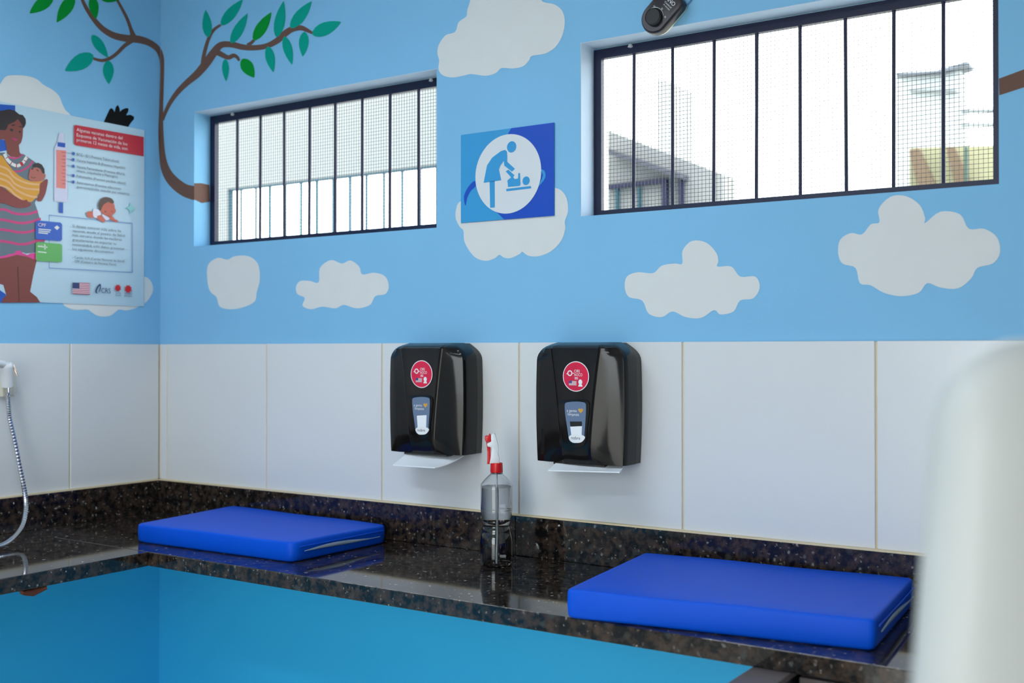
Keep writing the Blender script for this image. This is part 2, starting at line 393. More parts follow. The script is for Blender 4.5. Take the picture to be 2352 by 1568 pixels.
for a in leaves:
    paint('painted_leaf', [sc(leaf(*a[:5]), K3)], M_green if a[5] == 'g' else M_teal, a[6], 0.0012)

# ------------------------------------------------------------------ granite worktop
DB, DL, TH = 1.118*S, 1.3028*S, 0.0813*S
XE, YE = 3.3, -2.3
wt = tag(empty('granite_worktop', (0.3, -0.25, Z0)), 'L-shaped black speckled granite worktop with upstand along both walls', 'worktop')
m = MB(); m.box(0.002, XE, -DB, -0.002, Z0-TH, Z0)
m.build('slab', M_granite, wt, bevel=0.0025)
m = MB(); m.box(0.002, DL, YE, -DB-0.0006, Z0-TH, Z0)
m.build('slab', M_granite, wt, bevel=0.0025)
sx = on(1183.5, 1230, 1, -0.02).x
for a, b in ((0.0225, sx-0.0006), (sx+0.0006, XE)):
    m = MB(); m.box(a, b, -0.02, -0.001, Z0+0.0005, ZS); m.build('upstand', M_granite, wt, bevel=0.001, bseg=1)
m = MB(); m.box(0.001, 0.0215, YE, -0.001, Z0+0.0005, ZS); m.build('upstand', M_granite, wt, bevel=0.001, bseg=1)
m = MB(); m.box(0.0, XE, -0.019, 0, ZS, ZS+0.004); m.box(0.0, 0.019, YE, 0, ZS, ZS+0.004)
m.build('grout_line', M_grout, wt)

rust = mat('rusty_brown_iron', (96, 48, 32), 0.8, var=0.3, vscale=60, bump=0.5, bscale=150)
p = on(72, 1353, 0, DL-0.02)
m = MB(); m.tube([(DL-.004, p.y-.035, Z0-TH-.0045), (DL-.012, p.y-.02, Z0-TH-.008), (DL-.015, p.y, Z0-TH-.011), (DL-.012, p.y+.018, Z0-TH-.008), (DL-.004, p.y+.03, Z0-TH-.0045)], [.004, .007, .010, .007, .004], 10)
m.box(0.0, DL-.03, p.y-.012, p.y+.012, Z0-TH-.012, Z0-TH)
tag(m.build('shelf_bracket', rust, smooth=50), 'rusty brown bracket under the left worktop edge', 'bracket')

M_panel = mat('dark_brown_laminate', (104, 94, 94), 0.4, var=0.1, vscale=12)
M_panelside = mat('dark_navy_laminate', (20, 20, 34), 0.3)
lp = tag(empty('low_partition', (2.25, -.7, 0)), 'low dark partition panel running out from under the worktop', 'partition')
m = MB(); m.box(2.217, 2.283, -0.95, -0.40, 0, Z0-TH-0.012); m.build('panel', M_panelside, lp, bevel=0.002)
m = MB(); m.box(2.215, 2.285, -0.952, -0.40, Z0-TH-0.012, Z0-TH-0.0005); m.build('top_cap', M_panel, lp, bevel=0.002)

cbn = tag(empty('base_cabinet', (2.75, -.25, 0)), 'dark base cabinet under the worktop behind the white chair', 'cabinet')
zt_ = Z0-TH-.001
m = MB(); m.box(2.287, 3.2, -.455, -.01, .06, zt_); m.box(2.30, 3.19, -.42, -.02, 0, .06); m.build('body', M_panelside, cbn, bevel=.002)
m = MB(); m.box(2.29, 3.197, -.474, -.456, zt_-.05, zt_-.012); m.build('rail', M_panel, cbn, bevel=.002)
for a, b, hx in ((2.292, 2.742, 2.70), (2.746, 3.196, 2.79)):
    m = MB(); m.box(a, b, -.474, -.456, .07, zt_-.054); d_ = m.build('door', M_panelside, cbn, bevel=.002)
    m = MB(); m.tube([(hx, -.475, .62), (hx, -.50, .62), (hx, -.50, .50), (hx, -.475, .50)], .005, 8); m.build('handle', M_chrome, d_, smooth=60)

# ------------------------------------------------------------------ changing mats
def cushion(name, corners, h, label, rcn):
    c = [Vector((p.x, p.y, 0)) for p in corners]        # front-left, front-right, back-right, back-left
    mid = sum(c, Vector())/4
    e = tag(empty(name, (mid.x, mid.y, Z0)), label, 'changing mat', 'blue changing mats')
    nu, nv = 34, 24
    def inset(u, v, k):                                  # bilinear with rounded plan corners
        p = (c[0]*(1-u)+c[1]*u)*(1-v)+(c[3]*(1-u)+c[2]*u)*v
        return mid+(p-mid)*k
    def ring(k, z, rc=rcn):
        pts = []
        N = 14
        def edge(a, b):
            a2 = mid+(a-mid)*k; b2 = mid+(b-mid)*k; d = (b2-a2); L = d.length; d.normalize()
            return [a2+d*(rc+(L-2*rc)*i/N) for i in range(N+1)]
        for i in range(4): 
            E_ = edge(c[i], c[(i+1) % 4])
            nxt = edge(c[(i+1) % 4], c[(i+2) % 4])[0]
            pts += E_
            a, b, q = E_[-1], nxt, mid+(c[(i+1) % 4]-mid)*k
            for t in (.25, .5, .75): pts.append(a*(1-t)**2+q*2*t*(1-t)+b*t*t)
        return [Vector((p.x, p.y, z)) for p in pts]
    m = MB()
    def wob(L, amp): 
        return [Vector((p.x, p.y, p.z+amp*math.sin(p.x*17+p.y*9))) for p in L]
    loops = [ring(.98, Z0+.0008), ring(.994, Z0+.003), ring(1.001, Z0+.007), ring(1.005, Z0+h*.5), ring(1.002, Z0+h-.006), ring(.998, Z0+h-.0028), ring(.99, Z0+h-.0006), ring(.97, Z0+h), ring(.8, Z0+h+.0008), ring(.5, Z0+h+.0012), ring(.15, Z0+h+.0012, .004)]
    loops = [L if i < 4 else wob(L, .0008) for i, L in enumerate(loops)]
    m.loft(loops); m.build('mat_cover', M_matblue, e, smooth=50)
    # welt seams and zip on the short right side
    a, b = c[1], c[2]; d = (b-a); L = d.length; d.normalize(); n = Vector((d.y, -d.x, 0))
    m = MB(); pts = []
    for i in range(15):
        t = i/14; q = a+d*(.035+(L-.07)*t); z = Z0+h*.50+.0025*math.sin(t*5)
        pts.append((q+n*.0045, z))
    wid = [0.0008+.0042*math.sin(math.pi*min(1, i/14*1.15)) for i in range(15)]
    loops = []
    for (q, z), w_ in zip(pts, wid):
        loops.append([Vector((q.x, q.y, z-w_)), Vector((q.x+n.x*.002, q.y+n.y*.002, z-w_*.6)), Vector((q.x+n.x*.002, q.y+n.y*.002, z+w_*.6)), Vector((q.x, q.y, z+w_))])
    m.loft(loops); m.build('zip', M_zip, e, smooth=60)
    m = MB(); m.tube([a+d*(.02)+n*.005+Vector((0, 0, Z0+h*.74)), a+d*L*.5+n*.0045+Vector((0, 0, Z0+h*.72)), a+d*(L-.02)+n*.005+Vector((0, 0, Z0+h*.74))], .0018, 6)
    m.build('seam', M_matblue, e, smooth=60)
    return e
h1 = 0.05
cushion('changing_mat', [TP(311, 1202, h1), TP(672, 1246, h1), TP(889.5, 1204, h1), TP(533, 1157.5, h1)+Vector((0.02, -.02, 0))], h1, 'blue vinyl changing mat near the room corner, with pale zip showing', .024)
h2 = 0.056
cushion('changing_mat', [TP(1301, 1353, h2), TP(2008, 1422, h2), TP(2098, 1327, h2), TP(1481, 1267, h2)], h2, 'blue vinyl changing mat right of the spray bottle, beside the white chair', .012)

# ------------------------------------------------------------------ paper towel dispensers
M_sticker = mat('crimson_sticker', (222, 24, 70), 0.35, var=0.25, vscale=25)
M_glabel = mat('blue_grey_label', (104, 122, 152), 0.3)
M_gold = mat('gold_heart_print', (214, 164, 70), 0.5)
M_ink = mat('dark_blue_ink', (30, 34, 70), 0.5)
M_flagblue = mat('flag_blue_print', (60, 70, 130), 0.5)
M_flagred = mat('flag_red_print', (176, 60, 70), 0.5)
M_whitep = mat('white_print', (238, 240, 242), 0.5)
KD = 320/1476
D1X, DZB = 1.166, 1.112
DH, DWd, DD = 0.286, 0.251, 0.112
def dispenser(cx, label, paper_pts, wear):
    o = Vector((cx, 0, DZB))
    e = tag(empty('towel_dispenser', o), label, 'dispenser', 'paper towel dispensers')
    Y = TILE+.0006
    def dims(z):
        t = DH-z
        s_ = (z-DH*.5)/(DH*.5)
        w = DWd/2*(1-.035*s_*s_)
        if t < .045: w -= .038*(1-math.sin(math.pi/2*max(t, 0)/.045))**1.25
        g = math.sin(math.pi/2*min(1, max(t, 0)/.015))
        df = .070+(DD-.070)*g
        de = .062+(.092-.062)*g
        if z < .05: df -= .012*(1-z/.05)**2
        r = .036+.030*(z/DH)**1.5
        return w, de, df, r
    zs = [0, .004, .02, .05, .09, .13, .17, .21, DH-.045, DH-.036, DH-.028, DH-.021, DH-.015, DH-.010, DH-.006, DH-.003, DH-.001, DH]
    m = MB(); loops = []
    for z in zs:
        w, de, df, r = dims(z); r = min(r, w-.03)
        half = [(w, -.034-.000), (w, -de+.016), (w-.0012, -de+.008), (w-.005, -de+.002), (w-.012, -de-.001), ((w+r)/2, -(de+df)/2-.003), (r+.006, -df+.0045), (r+.002, -df+.0022), (r-.001, -df-.0004), (r-.006, -df+.0002), (r*.5, -df-.0006)]
        L = [Vector((x, y, z)) for x, y in half] + [Vector((0, -df-.0008, z))] + [Vector((-x, y, z)) for x, y in half[::-1]]
        loops.append([o+p for p in L])
    m.loft(loops); m.build('cover', M_black, e, smooth=32)
    m = MB(); loops = []
    for z in zs:
        w, de, df, r = dims(z); w -= .001
        zz = z*.995+.0005
        loops.append([o+Vector(p) for p in ((w, -Y, zz), (w, -.036, zz), (-w, -.036, zz), (-w, -Y, zz))])
    m.loft(loops); m.build('back_housing', M_house, e, smooth=30)
    # bottom lip and slot
    m = MB(); m.box(cx-.07, cx+.07, -.094, -.03, DZB-.006, DZB-.0005); m.build('outlet_lip', M_house, e, bevel=.002)
    def lp_(px, py, off=0.0): 
        q = on(860+px*KD, 760+py*KD, 1, -DD-off); return Vector((q.x-D1X+cx, q.y, q.z))
    ux, uz = Vector((1, 0, 0)), Vector((0, 0, 1))
    # bezel round the sight window
    bz = [(360,720),(380,690),(430,680),(560,680),(605,690),(625,720),(625,800),(605,960),(590,1090),(560,1130),(500,1140),(440,1130),(400,1090),(370,960),(355,800)]
    m = MB(); m.prism([lp_(x, y, -.002) for x, y in spline(bz, 3)], (0, -.0042, 0)); m.build('bezel', M_black, e, bevel=.0008, bseg=2, smooth=35)
    # sight window label
    lb = [(402,740),(410,712),(440,703),(500,698),(555,703),(582,714),(588,745),(585,850),(575,1000),(570,1060),(545,1088),(500,1096),(460,1088),(438,1060),(425,960),(408,840)]
    sw = MB(); sw.prism([lp_(x, y, .0022) for x, y in spline(lb, 3)], (0, -.0006, 0)); sw = sw.build('sight_window', M_glabel, e)
    mm = MB(); mm.poly([lp_(x, y, .0031) for x, y in ([(446,890),(548,890),(552,900),(545,1020),(460,1020),(445,900)])]); mm.build('view_slot', M_dark, sw)
    mm = MB(); mm.poly([lp_(x, y, .0033) for x, y in ([(448,895+wear),(552,890+wear),(548,1025),(458,1025)])]); mm.build('stacked_paper', M_paper, sw)
    mm = MB(); mm.poly([lp_(x, y, .0035) for x, y in spline([(434,1045),(460,1018),(505,1012),(550,1020),(578,1040),(565,1070),(540,1092),(500,1097),(462,1090)], 3)])
    mm.build('brand_patch', M_whitep, sw)
    tx = MB(); a = lp_(456, 1062, .0038); add_text(tx, 'nobre', a, ux, uz, .0245, .0075); tx.build('lettering', M_ink, sw)
    tx = MB(); add_text(tx, 'a gente', lp_(418, 797, .0034), ux, uz, .027, .0065); add_text(tx, 'limpeza', lp_(428, 832, .0034), ux, uz, .030, .0065); tx.build('lettering', M_whitep, sw)
    hc = lp_(540, 785, .0034); hp = []
    for i in range(24):
        t = 2*math.pi*i/24; hp.append(hc+ux*(.00042*16*math.sin(t)**3)+uz*(.00042*(13*math.cos(t)-5*math.cos(2*t)-2*math.cos(3*t)-math.cos(4*t))))
    mm = MB(); mm.poly(hp); mm.build('heart_print', M_gold, sw)
    # round sticker
    c = lp_(500, 456, .0016); R = .0355
    m = MB(); m.prism([p-Vector((0, .0012, 0))*0 for p in disc(c, ux, uz, R, 48)], (0, -.0004, 0)); st = m.build('round_sticker', M_whitep, e)
    mm = MB(); mm.poly(disc(c-Vector((0, .0007, 0)), ux, uz, R*.945, 48)); mm.build('sticker_print', M_sticker, st)
    q = c-Vector((0, .0010, 0))
    tx = MB(); add_text(tx, 'ORI', q+ux*(-.004)+uz*.009, ux, uz, .0145, .0072); add_text(tx, 'NOCO', q+ux*(-.004)+uz*(.0005), ux, uz, .022, .0072)
    R2 = [disc(q+ux*(-.016)+uz*.0075, ux, uz, .0068, 24), disc(q+ux*(-.016)+uz*.0075, ux, uz, .0042, 24)]
    k = len(tx.v); tx.v += [tuple(p) for L in R2 for p in L]
    for i in range(24): j = (i+1) % 24; tx.f.append((k+i, k+j, k+24+j, k+24+i)); tx.mi.append(0)
    tx.poly([q+ux*(-.016)+uz*.0075+ux*a_+uz*b_ for a_, b_ in ((-.0102, -.0018), (-.006, .001), (-.0058, -.003))])
    tx.quad(q+ux*(-.0095)+uz*.0066, q+ux*(-.005)+uz*.0066, q+ux*(-.005)+uz*.0082, q+ux*(-.0095)+uz*.0082)
    for zz in (-.0035, -.0065): tx.quad(q+ux*(-.003)+uz*zz, q+ux*.006+uz*zz, q+ux*.006+uz*(zz+.0015), q+ux*(-.003)+uz*(zz+.0015))
    tx.poly(disc(q+ux*.0125+uz*(-.013), ux, uz, .0052, 16, .0062)); tx.quad(q+ux*.0065+uz*(-.0235), q+ux*.0185+uz*(-.0235), q+ux*.0165+uz*(-.0185), q+ux*.0085+uz*(-.0185))
    tx.build('sticker_lettering', M_whitep, st)
    fl = MB(); fx, fz, fw, fh = -.0185, -.0215, .0205, .0115
    for i in range(7): fl.quad(*[q+ux*(fx+fw*a_)+uz*(fz+fh*(i*2+b_)/13) for a_, b_ in ((0, 0), (1, 0), (1, 1), (0, 1))], mi=0)
    for i in range(6): fl.quad(*[q+ux*(fx+fw*a_)+uz*(fz+fh*(i*2+1+b_)/13) for a_, b_ in ((0, 0), (1, 0), (1, 1), (0, 1))], mi=1)
    fl.quad(*[q-Vector((0, .0002, 0))+ux*(fx+fw*a_)+uz*(fz+fh*b_) for a_, b_ in ((0, .45), (.4, .45), (.4, 1), (0, 1))], mi=2)
    fl.build('flag_print', [M_flagred, M_whitep, M_flagblue], st)
    # paper sheet hanging out
    paper_pts = [q_-Vector((0, 0, .003)) for q_ in paper_pts]
    ps = MB(); n = 10; rows = []
    for j in range(9):
        t = j/8; row = []
        for i in range(n+1):
            s_ = i/n
            a, b = paper_pts[0].lerp(paper_pts[1], s_), paper_pts[3].lerp(paper_pts[2], s_)
            p = a.lerp(b, t); p.z += -.004*math.sin(math.pi*t)*s_
            row.append(p)
        rows.append(row)
    k = len(ps.v)
    for r_ in rows: ps.v += [tuple(p) for p in r_]
    for r_ in rows: ps.v += [(p.x, p.y, p.z-.0025) for p in r_]
    NN = (n+1)*9
    for j in range(8):
        for i in range(n):
            q4 = (k+j*(n+1)+i, k+j*(n+1)+i+1, k+(j+1)*(n+1)+i+1, k+(j+1)*(n+1)+i)
            ps.f.append(q4); ps.f.append(tuple(v+NN for v in q4[::-1])); ps.mi += [0, 0]
    per = [j*(n+1) for j in range(9)]+[8*(n+1)+i for i in range(1, n+1)]+[j*(n+1)+n for j in range(7, -1, -1)]+[i for i in range(n-1, 0, -1)]
    for i in range(len(per)):
        a, b = per[i]+k, per[(i+1) % len(per)]+k; ps.f.append((a, b, b+NN, a+NN)); ps.mi.append(0)
    pp = ps.build('paper_towel', M_paper, smooth=40)
    return e, pp
def pw(x, y, k, ox, oy, yy): return on(ox+x*k, oy+y*k, 1, yy)
pp1 = [pw(345, 1282, KD, 860, 760, -.085), pw(945, 1306, KD, 860, 760, -.060), pw(640, 1432, KD, 860, 760, -.140), pw(195, 1404, KD, 860, 760, -.135)]
K9 = 320/1434
pp2 = [pw(360, 1326, K9, 1200, 760, -.085), pw(1045, 1345, K9, 1200, 760, -.060), pw(1000, 1435, K9, 1200, 760, -.120), pw(265, 1418, K9, 1200, 760, -.130)]
e1, p1 = dispenser(D1X, 'black towel dispenser nearer the room corner, clean round red sticker', pp1, 0)
e2, p2 = dispenser(1.626, 'black towel dispenser farther from the room corner, right of the spray bottle', pp2, 45)
tag(p1, 'white paper sheet hanging from the dispenser nearer the corner', 'paper towel', 'paper sheets in the dispensers')
tag(p2, 'white paper sheet hanging from the dispenser right of the bottle', 'paper towel', 'paper sheets in the dispensers')

# ------------------------------------------------------------------ spray bottle
bc = TP(1140.5, 1296); bd = (bc-CAM).dot(FW)/FPX; kb = bd*180/641
sb = tag(empty('spray_bottle', bc), 'clear plastic spray bottle of liquid with red and white trigger', 'spray bottle')
def BR(hw): return hw*kb
def BZ(y): return max(0.0, (1152-y)*kb)
prof = [(0, 1146), (60, 1150), (100, 1152), (118, 1148), (130, 1130), (136, 1100), (137, 1040), (136, 970), (131, 925), (122, 890), (114, 850), (112, 828), (117, 795), (126, 745), (131, 705), (130, 700), (131, 695), (131, 600), (131, 505), (127, 492), (116, 478), (96, 455), (70, 430), (52, 415), (46, 408), (46, 396)]
rib = lambda y: 2.2*math.sin(y/9.0) if 760 < y < 900 else 0
P = []
for (r0, y0), (r1, y1) in zip(prof, prof[1:]):
    for i in range(3):
        t = i/3; y = y0+(y1-y0)*t; P.append((r0+(r1-r0)*t+rib(y), y))
P.append(prof[-1])
outer = [(max(BR(r), .0002), BZ(y)+.0006) for r, y in P]
inner = [(max(r-.0007, .0001), z+(.0009 if i < 8 else 0)) for i, (r, z) in enumerate(outer)]
m = MB(); m.lathe(outer+inner[::-1], bc, 56, cap0=False, cap1=False); m.build('bottle_body', M_pet, sb, smooth=60)
wl = BZ(515)
wp = [(max(r-.0010, .0001), z+.0016 if i < 8 else z) for i, (r, z) in enumerate(outer) if z < wl]
wp.append((wp[-1][0], wl)); wp.append((wp[-1][0]*.6, wl-.0006)); wp.append((.0002, wl-.0006))
m = MB(); m.lathe(wp, bc, 56, cap0=False, cap1=False); m.build('liquid', M_water, sb, smooth=60)
m = MB(); m.lathe([(BR(44), BZ(411)), (BR(51), BZ(410)), (BR(51), BZ(402)), (BR(44), BZ(401))], bc, 40); m.build('neck_ring', M_pet, sb, smooth=40)
m = MB(); N_ = 60
loops = []
for y, hw in ((398, 49), (394, 50.5), (340, 49), (325, 48), (320, 46)):
    loops.append([bc+Vector((0, 0, BZ(y)))+RT*(math.cos(2*math.pi*i/N_)*BR(hw+(1.2 if i % 3 == 0 else 0)))+Vector((FW.x, FW.y, 0)).normalized()*(math.sin(2*math.pi*i/N_)*BR(hw+(1.2 if i % 3 == 0 else 0))) for i in range(N_)])
m.loft(loops); m.build('screw_collar', M_red, sb, smooth=50)
m = MB(); m.tube([bc+Vector((0, 0, BZ(330)))+RT*(.000), bc+Vector((0, 0, BZ(600)))+RT*.0015, bc+Vector((0, 0, BZ(900)))+RT*.001, bc+Vector((0, 0, BZ(1130)))], .0022, 10)
m.build('dip_tube', mat('frosted_tube', (225, 232, 240), 0.4), sb, smooth=60)
kt = 100/1120
FH = Vector((FW.x, FW.y, 0)).normalized()
def th(x, y): 
    px, py = 1090+x*kt, 990+y*kt
    return Vector((bc.x, bc.y, 0))+RT*((px-1140.5)*bd)+Vector((0, 0, bc.z+(1302.5-py)*bd))
def head(name, pts, half, m_, bev=.0012):
    g = MB(); g.prism([th(x, y)-FH*half for x, y in pts], FH*2*half); return g.build(name, m_, sb, bevel=bev, bseg=2, smooth=40)
head('sprayer_head', [(385,892),(425,700),(445,560),(440,480),(335,462),(325,385),(430,330),(424,210),(440,150),(500,118),(530,150),(575,300),(605,430),(625,530),(618,600),(600,640),(630,720),(645,892)], .0105, M_white)
head('nozzle', [(262,215),(290,185),(352,192),(392,125),(414,165),(422,235),(438,330),(330,352),(288,338),(266,285)], .010, M_red)
head('trigger_lever', [(300,340),(328,352),(336,462),(380,458),(412,492),(412,700),(398,860),(385,915),(318,915),(326,850),(328,620),(314,440)], .007, M_red)

# ------------------------------------------------------------------ hand shower on the left wall
hs = tag(empty('hand_shower', LW(12, 900)), 'white hand shower with chrome hose hanging on the left tiled wall', 'hand shower')
kq = 100/825
def hp_(x, y, off): return LW(x*kq, 810+y*kq, off)
m = MB(); a = hp_(-60, 625, 0); b = hp_(235, 825, 0)
m.box(TILE, TILE+.022, hp_(-70, 625, 0).y, hp_(175, 625, 0).y, hp_(0, 828, 0).z, hp_(0, 300, 0).z); m.build('wall_holder', mat('cream_plastic', (226, 222, 206), 0.4), hs, bevel=.004, bseg=3, smooth=40)
top, bot = hp_(105, 170, .055), hp_(140, 640, .045)
m = MB(); ax = (top-bot); Lh = ax.length; ax = ax.normalized()
m.lathe([(r_*1.2, h_*1.12) for r_, h_ in [(.004, -.001), (.0125, 0), (.0130, .01), (.0135, .03), (.0150, .042), (.0165, .050), (.0160, .056), (.0130, .060), (.0105, .0605), (.0085, .058), (.001, .0575)]], bot, 28, ax); m.build('spray_head', M_white, hs, smooth=40)
m = MB(); hh = [hp_(-40, 150, .058), hp_(40, 235, .060), hp_(110, 240, .060)]
m.tube([hp_(-120, 190, .075), hp_(-30, 200, .068), hp_(60, 225, .058)], [.009, .010, .011], 14); m.build('handle', M_white, hs, smooth=60)
m = MB(); m.tube([hp_(250, 225, .055), hp_(285, 330, .062), hp_(340, 460, .066)], [.0030, .0034, .0022], 10); m.tube([hp_(190, 225, .053), hp_(250, 230, .055)], .0025, 8); m.build('lever', mat('copper_tinted_chrome', (235, 205, 190), 0.2, metal=1), hs, smooth=60)
m = MB(); c0 = hp_(170, 640, .045); m.lathe([(.0055, .002), (.0062, -.004), (.0050, -.012), (.0056, -.020), (.0044, -.024)], c0, 18); m.build('hose_nut', M_chrome, hs, smooth=40)
kh = 400/1045
def hh_(x, y, off): return on(x*kh, 800+y*kh, 0, off)
hpts = [hh_(47, 265, .045), hh_(50, 330, .046), hh_(58, 420, .048), hh_(90, 560, .055), hh_(120, 720, .062), hh_(148, 860, .075), hh_(155, 960, .10), hh_(133, 1065, .15), hh_(75, 1140, .21), hh_(0, 1185, .25)]
last = hpts[-1]; 
hpts += [Vector((.262, last.y-.07, Z0+.013)), Vector((.25, last.y-.16, Z0+.010)), Vector((.19, last.y-.24, Z0+.012)), Vector((.10, last.y-.27, Z0+.05)), Vector((.05, last.y-.27, Z0+.16)), Vector((.012, last.y-.27, Z0+.22))]
hs_ = spline([tuple(p) for p in hpts], 16, False)
m = MB(); rr = [.0062+(.0009 if i % 2 else -.0005) for i in range(len(hs_))]
m.tube(hs_, rr, 10); m.build('hose', M_chrome, hs, smooth=30)
m = MB(); m.lathe([(.026, 0), (.026, .004), (.016, .010), (.012, .03), (.011, .034)], (TILE, last.y-.27, Z0+.22), 20, (1, 0, 0)); m.build('wall_outlet', M_chrome, hs, smooth=40)

# ------------------------------------------------------------------ changing-room sign
K = K5
def sg(x, y, off): return BW(1000+x*K, y*K, off)
sx0, sx1 = sg(152, 900, 0).x, sg(695, 900, 0).x; sz0, sz1 = sg(420, 1275, 0).z, sg(420, 750, 0).z
sign = tag(empty('pictogram_sign', ((sx0+sx1)/2, 0, sz0)), 'square blue sign with white baby-changing pictogram between the windows', 'sign')
M_s1 = mat('light_blue_print', (58, 156, 214), 0.35); M_s2 = mat('deep_blue_print', (24, 76, 190), 0.35); M_s3 = mat('white_sign_print', (222, 226, 230), 0.4)
m = MB(); m.box(sx0, sx1, -.004, 0, sz0, sz1); m.build('panel', M_s1, sign, bevel=.0008, bseg=1)
m = MB()
pts = [sg(x, y, .0044) for x, y in [(440,752),(415,790),(420,1000),(300,1150),(330,1215),(365,1240),(400,1268)]]
pts = [Vector((p.x, p.y, min(max(p.z, sz0), sz1))) for p in pts]; pts[0].z = sz1; pts[-1].z = sz0
m.poly(pts+[Vector((sx1, -.0044, sz0)), Vector((sx1, -.0044, sz1))]); m.build('dark_field', M_s2, sign)
m = MB(); m.poly([sg(x, y, .0044) for x, y in spline([(228,1050),(195,1080),(170,1125),(166,1160),(175,1195),(185,1150),(205,1110),(235,1080)], 3)]); m.build('swirl', M_s2, sign)
m = MB(); m.poly([sg(x, y, .0048) for x, y in spline([(610,985),(632,990),(640,1020),(628,1050),(600,1080),(615,1045),(625,1015)], 3)]); m.build('swirl', M_s1, sign)
cc = sg(420, 1010, .0052); Rz = abs(sg(420, 781, 0).z-sg(420, 1240, 0).z)/2
m = MB(); m.poly(disc(cc, Vector((1, 0, 0)), Vector((0, 0, 1)), Rz, 64)); m.build('white_disc', M_s3, sign)
m = MB()
for p in ([(300,960),(330,915),(380,878),(405,870),(416,880),(418,905),(418,940),(462,980),(445,997),(400,962),(398,935),(378,962),(370,985),(383,1047),(280,1062),(290,1010)],
          [(315,1055),(345,1050),(345,1205),(318,1207)], [(408,995),(424,985),(460,1018),(452,1030),(462,1040),(480,1036),(482,1005),(492,1005),(495,1072),(490,1080),(422,1086),(418,1048),(440,1030)], [(411,1097),(555,1080),(557,1094),(413,1111)]):
    m.poly([sg(x, y, .0056) for x, y in p])
for x, y, r in ((443, 853, 30), (527, 1050, 23)):
    q = sg(x, y, .0056); m.poly(disc(q, Vector((1, 0, 0)), Vector((0, 0, 1)), abs(sg(x, y-r, 0).z-q.z), 24))
m.build('pictogram', M_s1, sign)

# ------------------------------------------------------------------ vaccination poster on the left wall
def q1(x, y): return (x*K1, 220+y*K1)
def q2(x, y): return (x*K2, 440+y*K2)
def q8(x, y): return (x*K8, 300+y*K8)
def shift(p): return (p[0]-42 if p[0] <= 0.01 else p[0], p[1])
py1 = LW(330, 500).y; py0 = LW(0, 500).y-0.34; pz0 = LW(165, 697).z; pz1 = LW(165, 266).z
po = tag(empty('vaccination_poster', (0, (py0+py1)/2, pz0)), 'pale blue vaccination poster with mother and baby on the left wall', 'poster')
M_sheet = mat('pale_blue_poster_card', (186, 212, 226), 0.4)
m = MB(); m.box(0.0, .003, py0, py1, pz0, pz1); m.build('sheet', M_sheet, po)
lay = [0.0032]
def pr(name, rgb, polys, matname=None, smooth=None):
    lay[0] += 0.00012
    for piece in polys:                  # a polygon, or a stroke made of several
        g = MB()
        for p in (piece if isinstance(piece[0], list) else [piece]):
            g.poly([LW(*shift(a), lay[0]) for a in p])
        g.build(name, mat(matname or ('poster_'+name), rgb, 0.5), po)
def strokes(pts_list, conv, w, k):
    out = []
    for pts in pts_list:
        s_ = [(*shift(conv(x, y)), w*k) for x, y in pts]
        out.append(ribbon(s_, 4))
    return out
def S_(conv, pts, n=3): return spline([conv(*p) for p in pts], n)
def R_(conv, pts): return [conv(*p) for p in pts]
pr('blue_field', (20, 82, 178), [[(0, 236), (35, 242), (35, 300), (0, 312)], [(0, 312), (13, 322), (16, 345), (0, 356)], [(0, 636), (14, 676), (6, 694), (0, 694)]])
skin = (128, 62, 52)
pr('legs', skin, [R_(q2, [(0,800),(100,770),(200,750),(320,775),(440,800),(440,830),(400,1000),(362,1200),(440,1262),(485,1330),(20,1332),(30,1290),(75,1240),(40,1120),(0,1040)])], 'poster_skin')
pr('leg_line', (96, 36, 32), [R_(q2, [(205,900),(222,900),(235,1325),(222,1325)])])
pr('dress', (98, 112, 122), [[(0, 352), (10, 350), (25, 362), (45, 362), (53, 353), (82, 373), (95, 400), (90, 440), (80, 466), (88, 490), (93, 510), (97, 535), (102, 555), (105, 560), (95, 576), (80, 580), (60, 582), (40, 576), (20, 590), (0, 596)]])
pr('dress_hem', (222, 60, 140), [R_(q2, [(0,795),(60,770),(110,750),(160,745),(200,710),(240,705),(270,735),(330,760),(370,740),(440,735),(440,830),(330,780),(200,758),(80,790),(0,832)])], 'poster_pink')
pr('dress_stripes', (205, 55, 118), strokes([[(0,180),(60,215),(150,255),(250,270),(350,265),(455,235)], [(0,300),(80,345),(200,372),(300,375),(400,355),(490,325)], [(0,425),(100,465),(220,488),(330,485),(425,460)], [(0,560),(100,605),(220,630),(330,625),(440,590),(540,580)]], q2, 30, K2), 'poster_magenta')
pr('collar_stripe', (205, 55, 118), strokes([[(190,560),(260,565),(340,535),(410,480),(455,420)], [(120,365),(200,382),(270,360),(310,325)]], q8, 24, K8), 'poster_magenta')
pr('face', skin, [R_(q1, [(0,440),(60,465),(90,440),(105,380),(200,345),(240,300),(290,380),(312,440),(305,560),(285,630),(255,665),(265,760),(290,800),(240,830),(150,822),(95,780),(80,650),(60,590),(0,570)])], 'poster_skin')
pr('hair', (42, 28, 28), [R_(q1, [(0,240),(60,195),(120,180),(200,200),(260,250),(310,260),(345,310),(350,370),(330,420),(310,440),(290,380),(240,310),(200,350),(110,390),(95,440),(70,465),(0,440)])], 'poster_hair')
pr('features', (42, 28, 28), [S_(q1, [(135,450),(165,445),(180,465),(160,482),(140,470)]), S_(q1, [(250,480),(275,475),(285,492),(265,500)]), R_(q1, [(150,395),(190,382),(205,395),(200,402),(155,405)]), R_(q1, [(250,412),(280,405),(300,425),(296,430)])], 'poster_hair')
pr('lips', (190, 40, 110), [S_(q1, [(165,565),(195,572),(235,592),(205,606),(175,585)])])
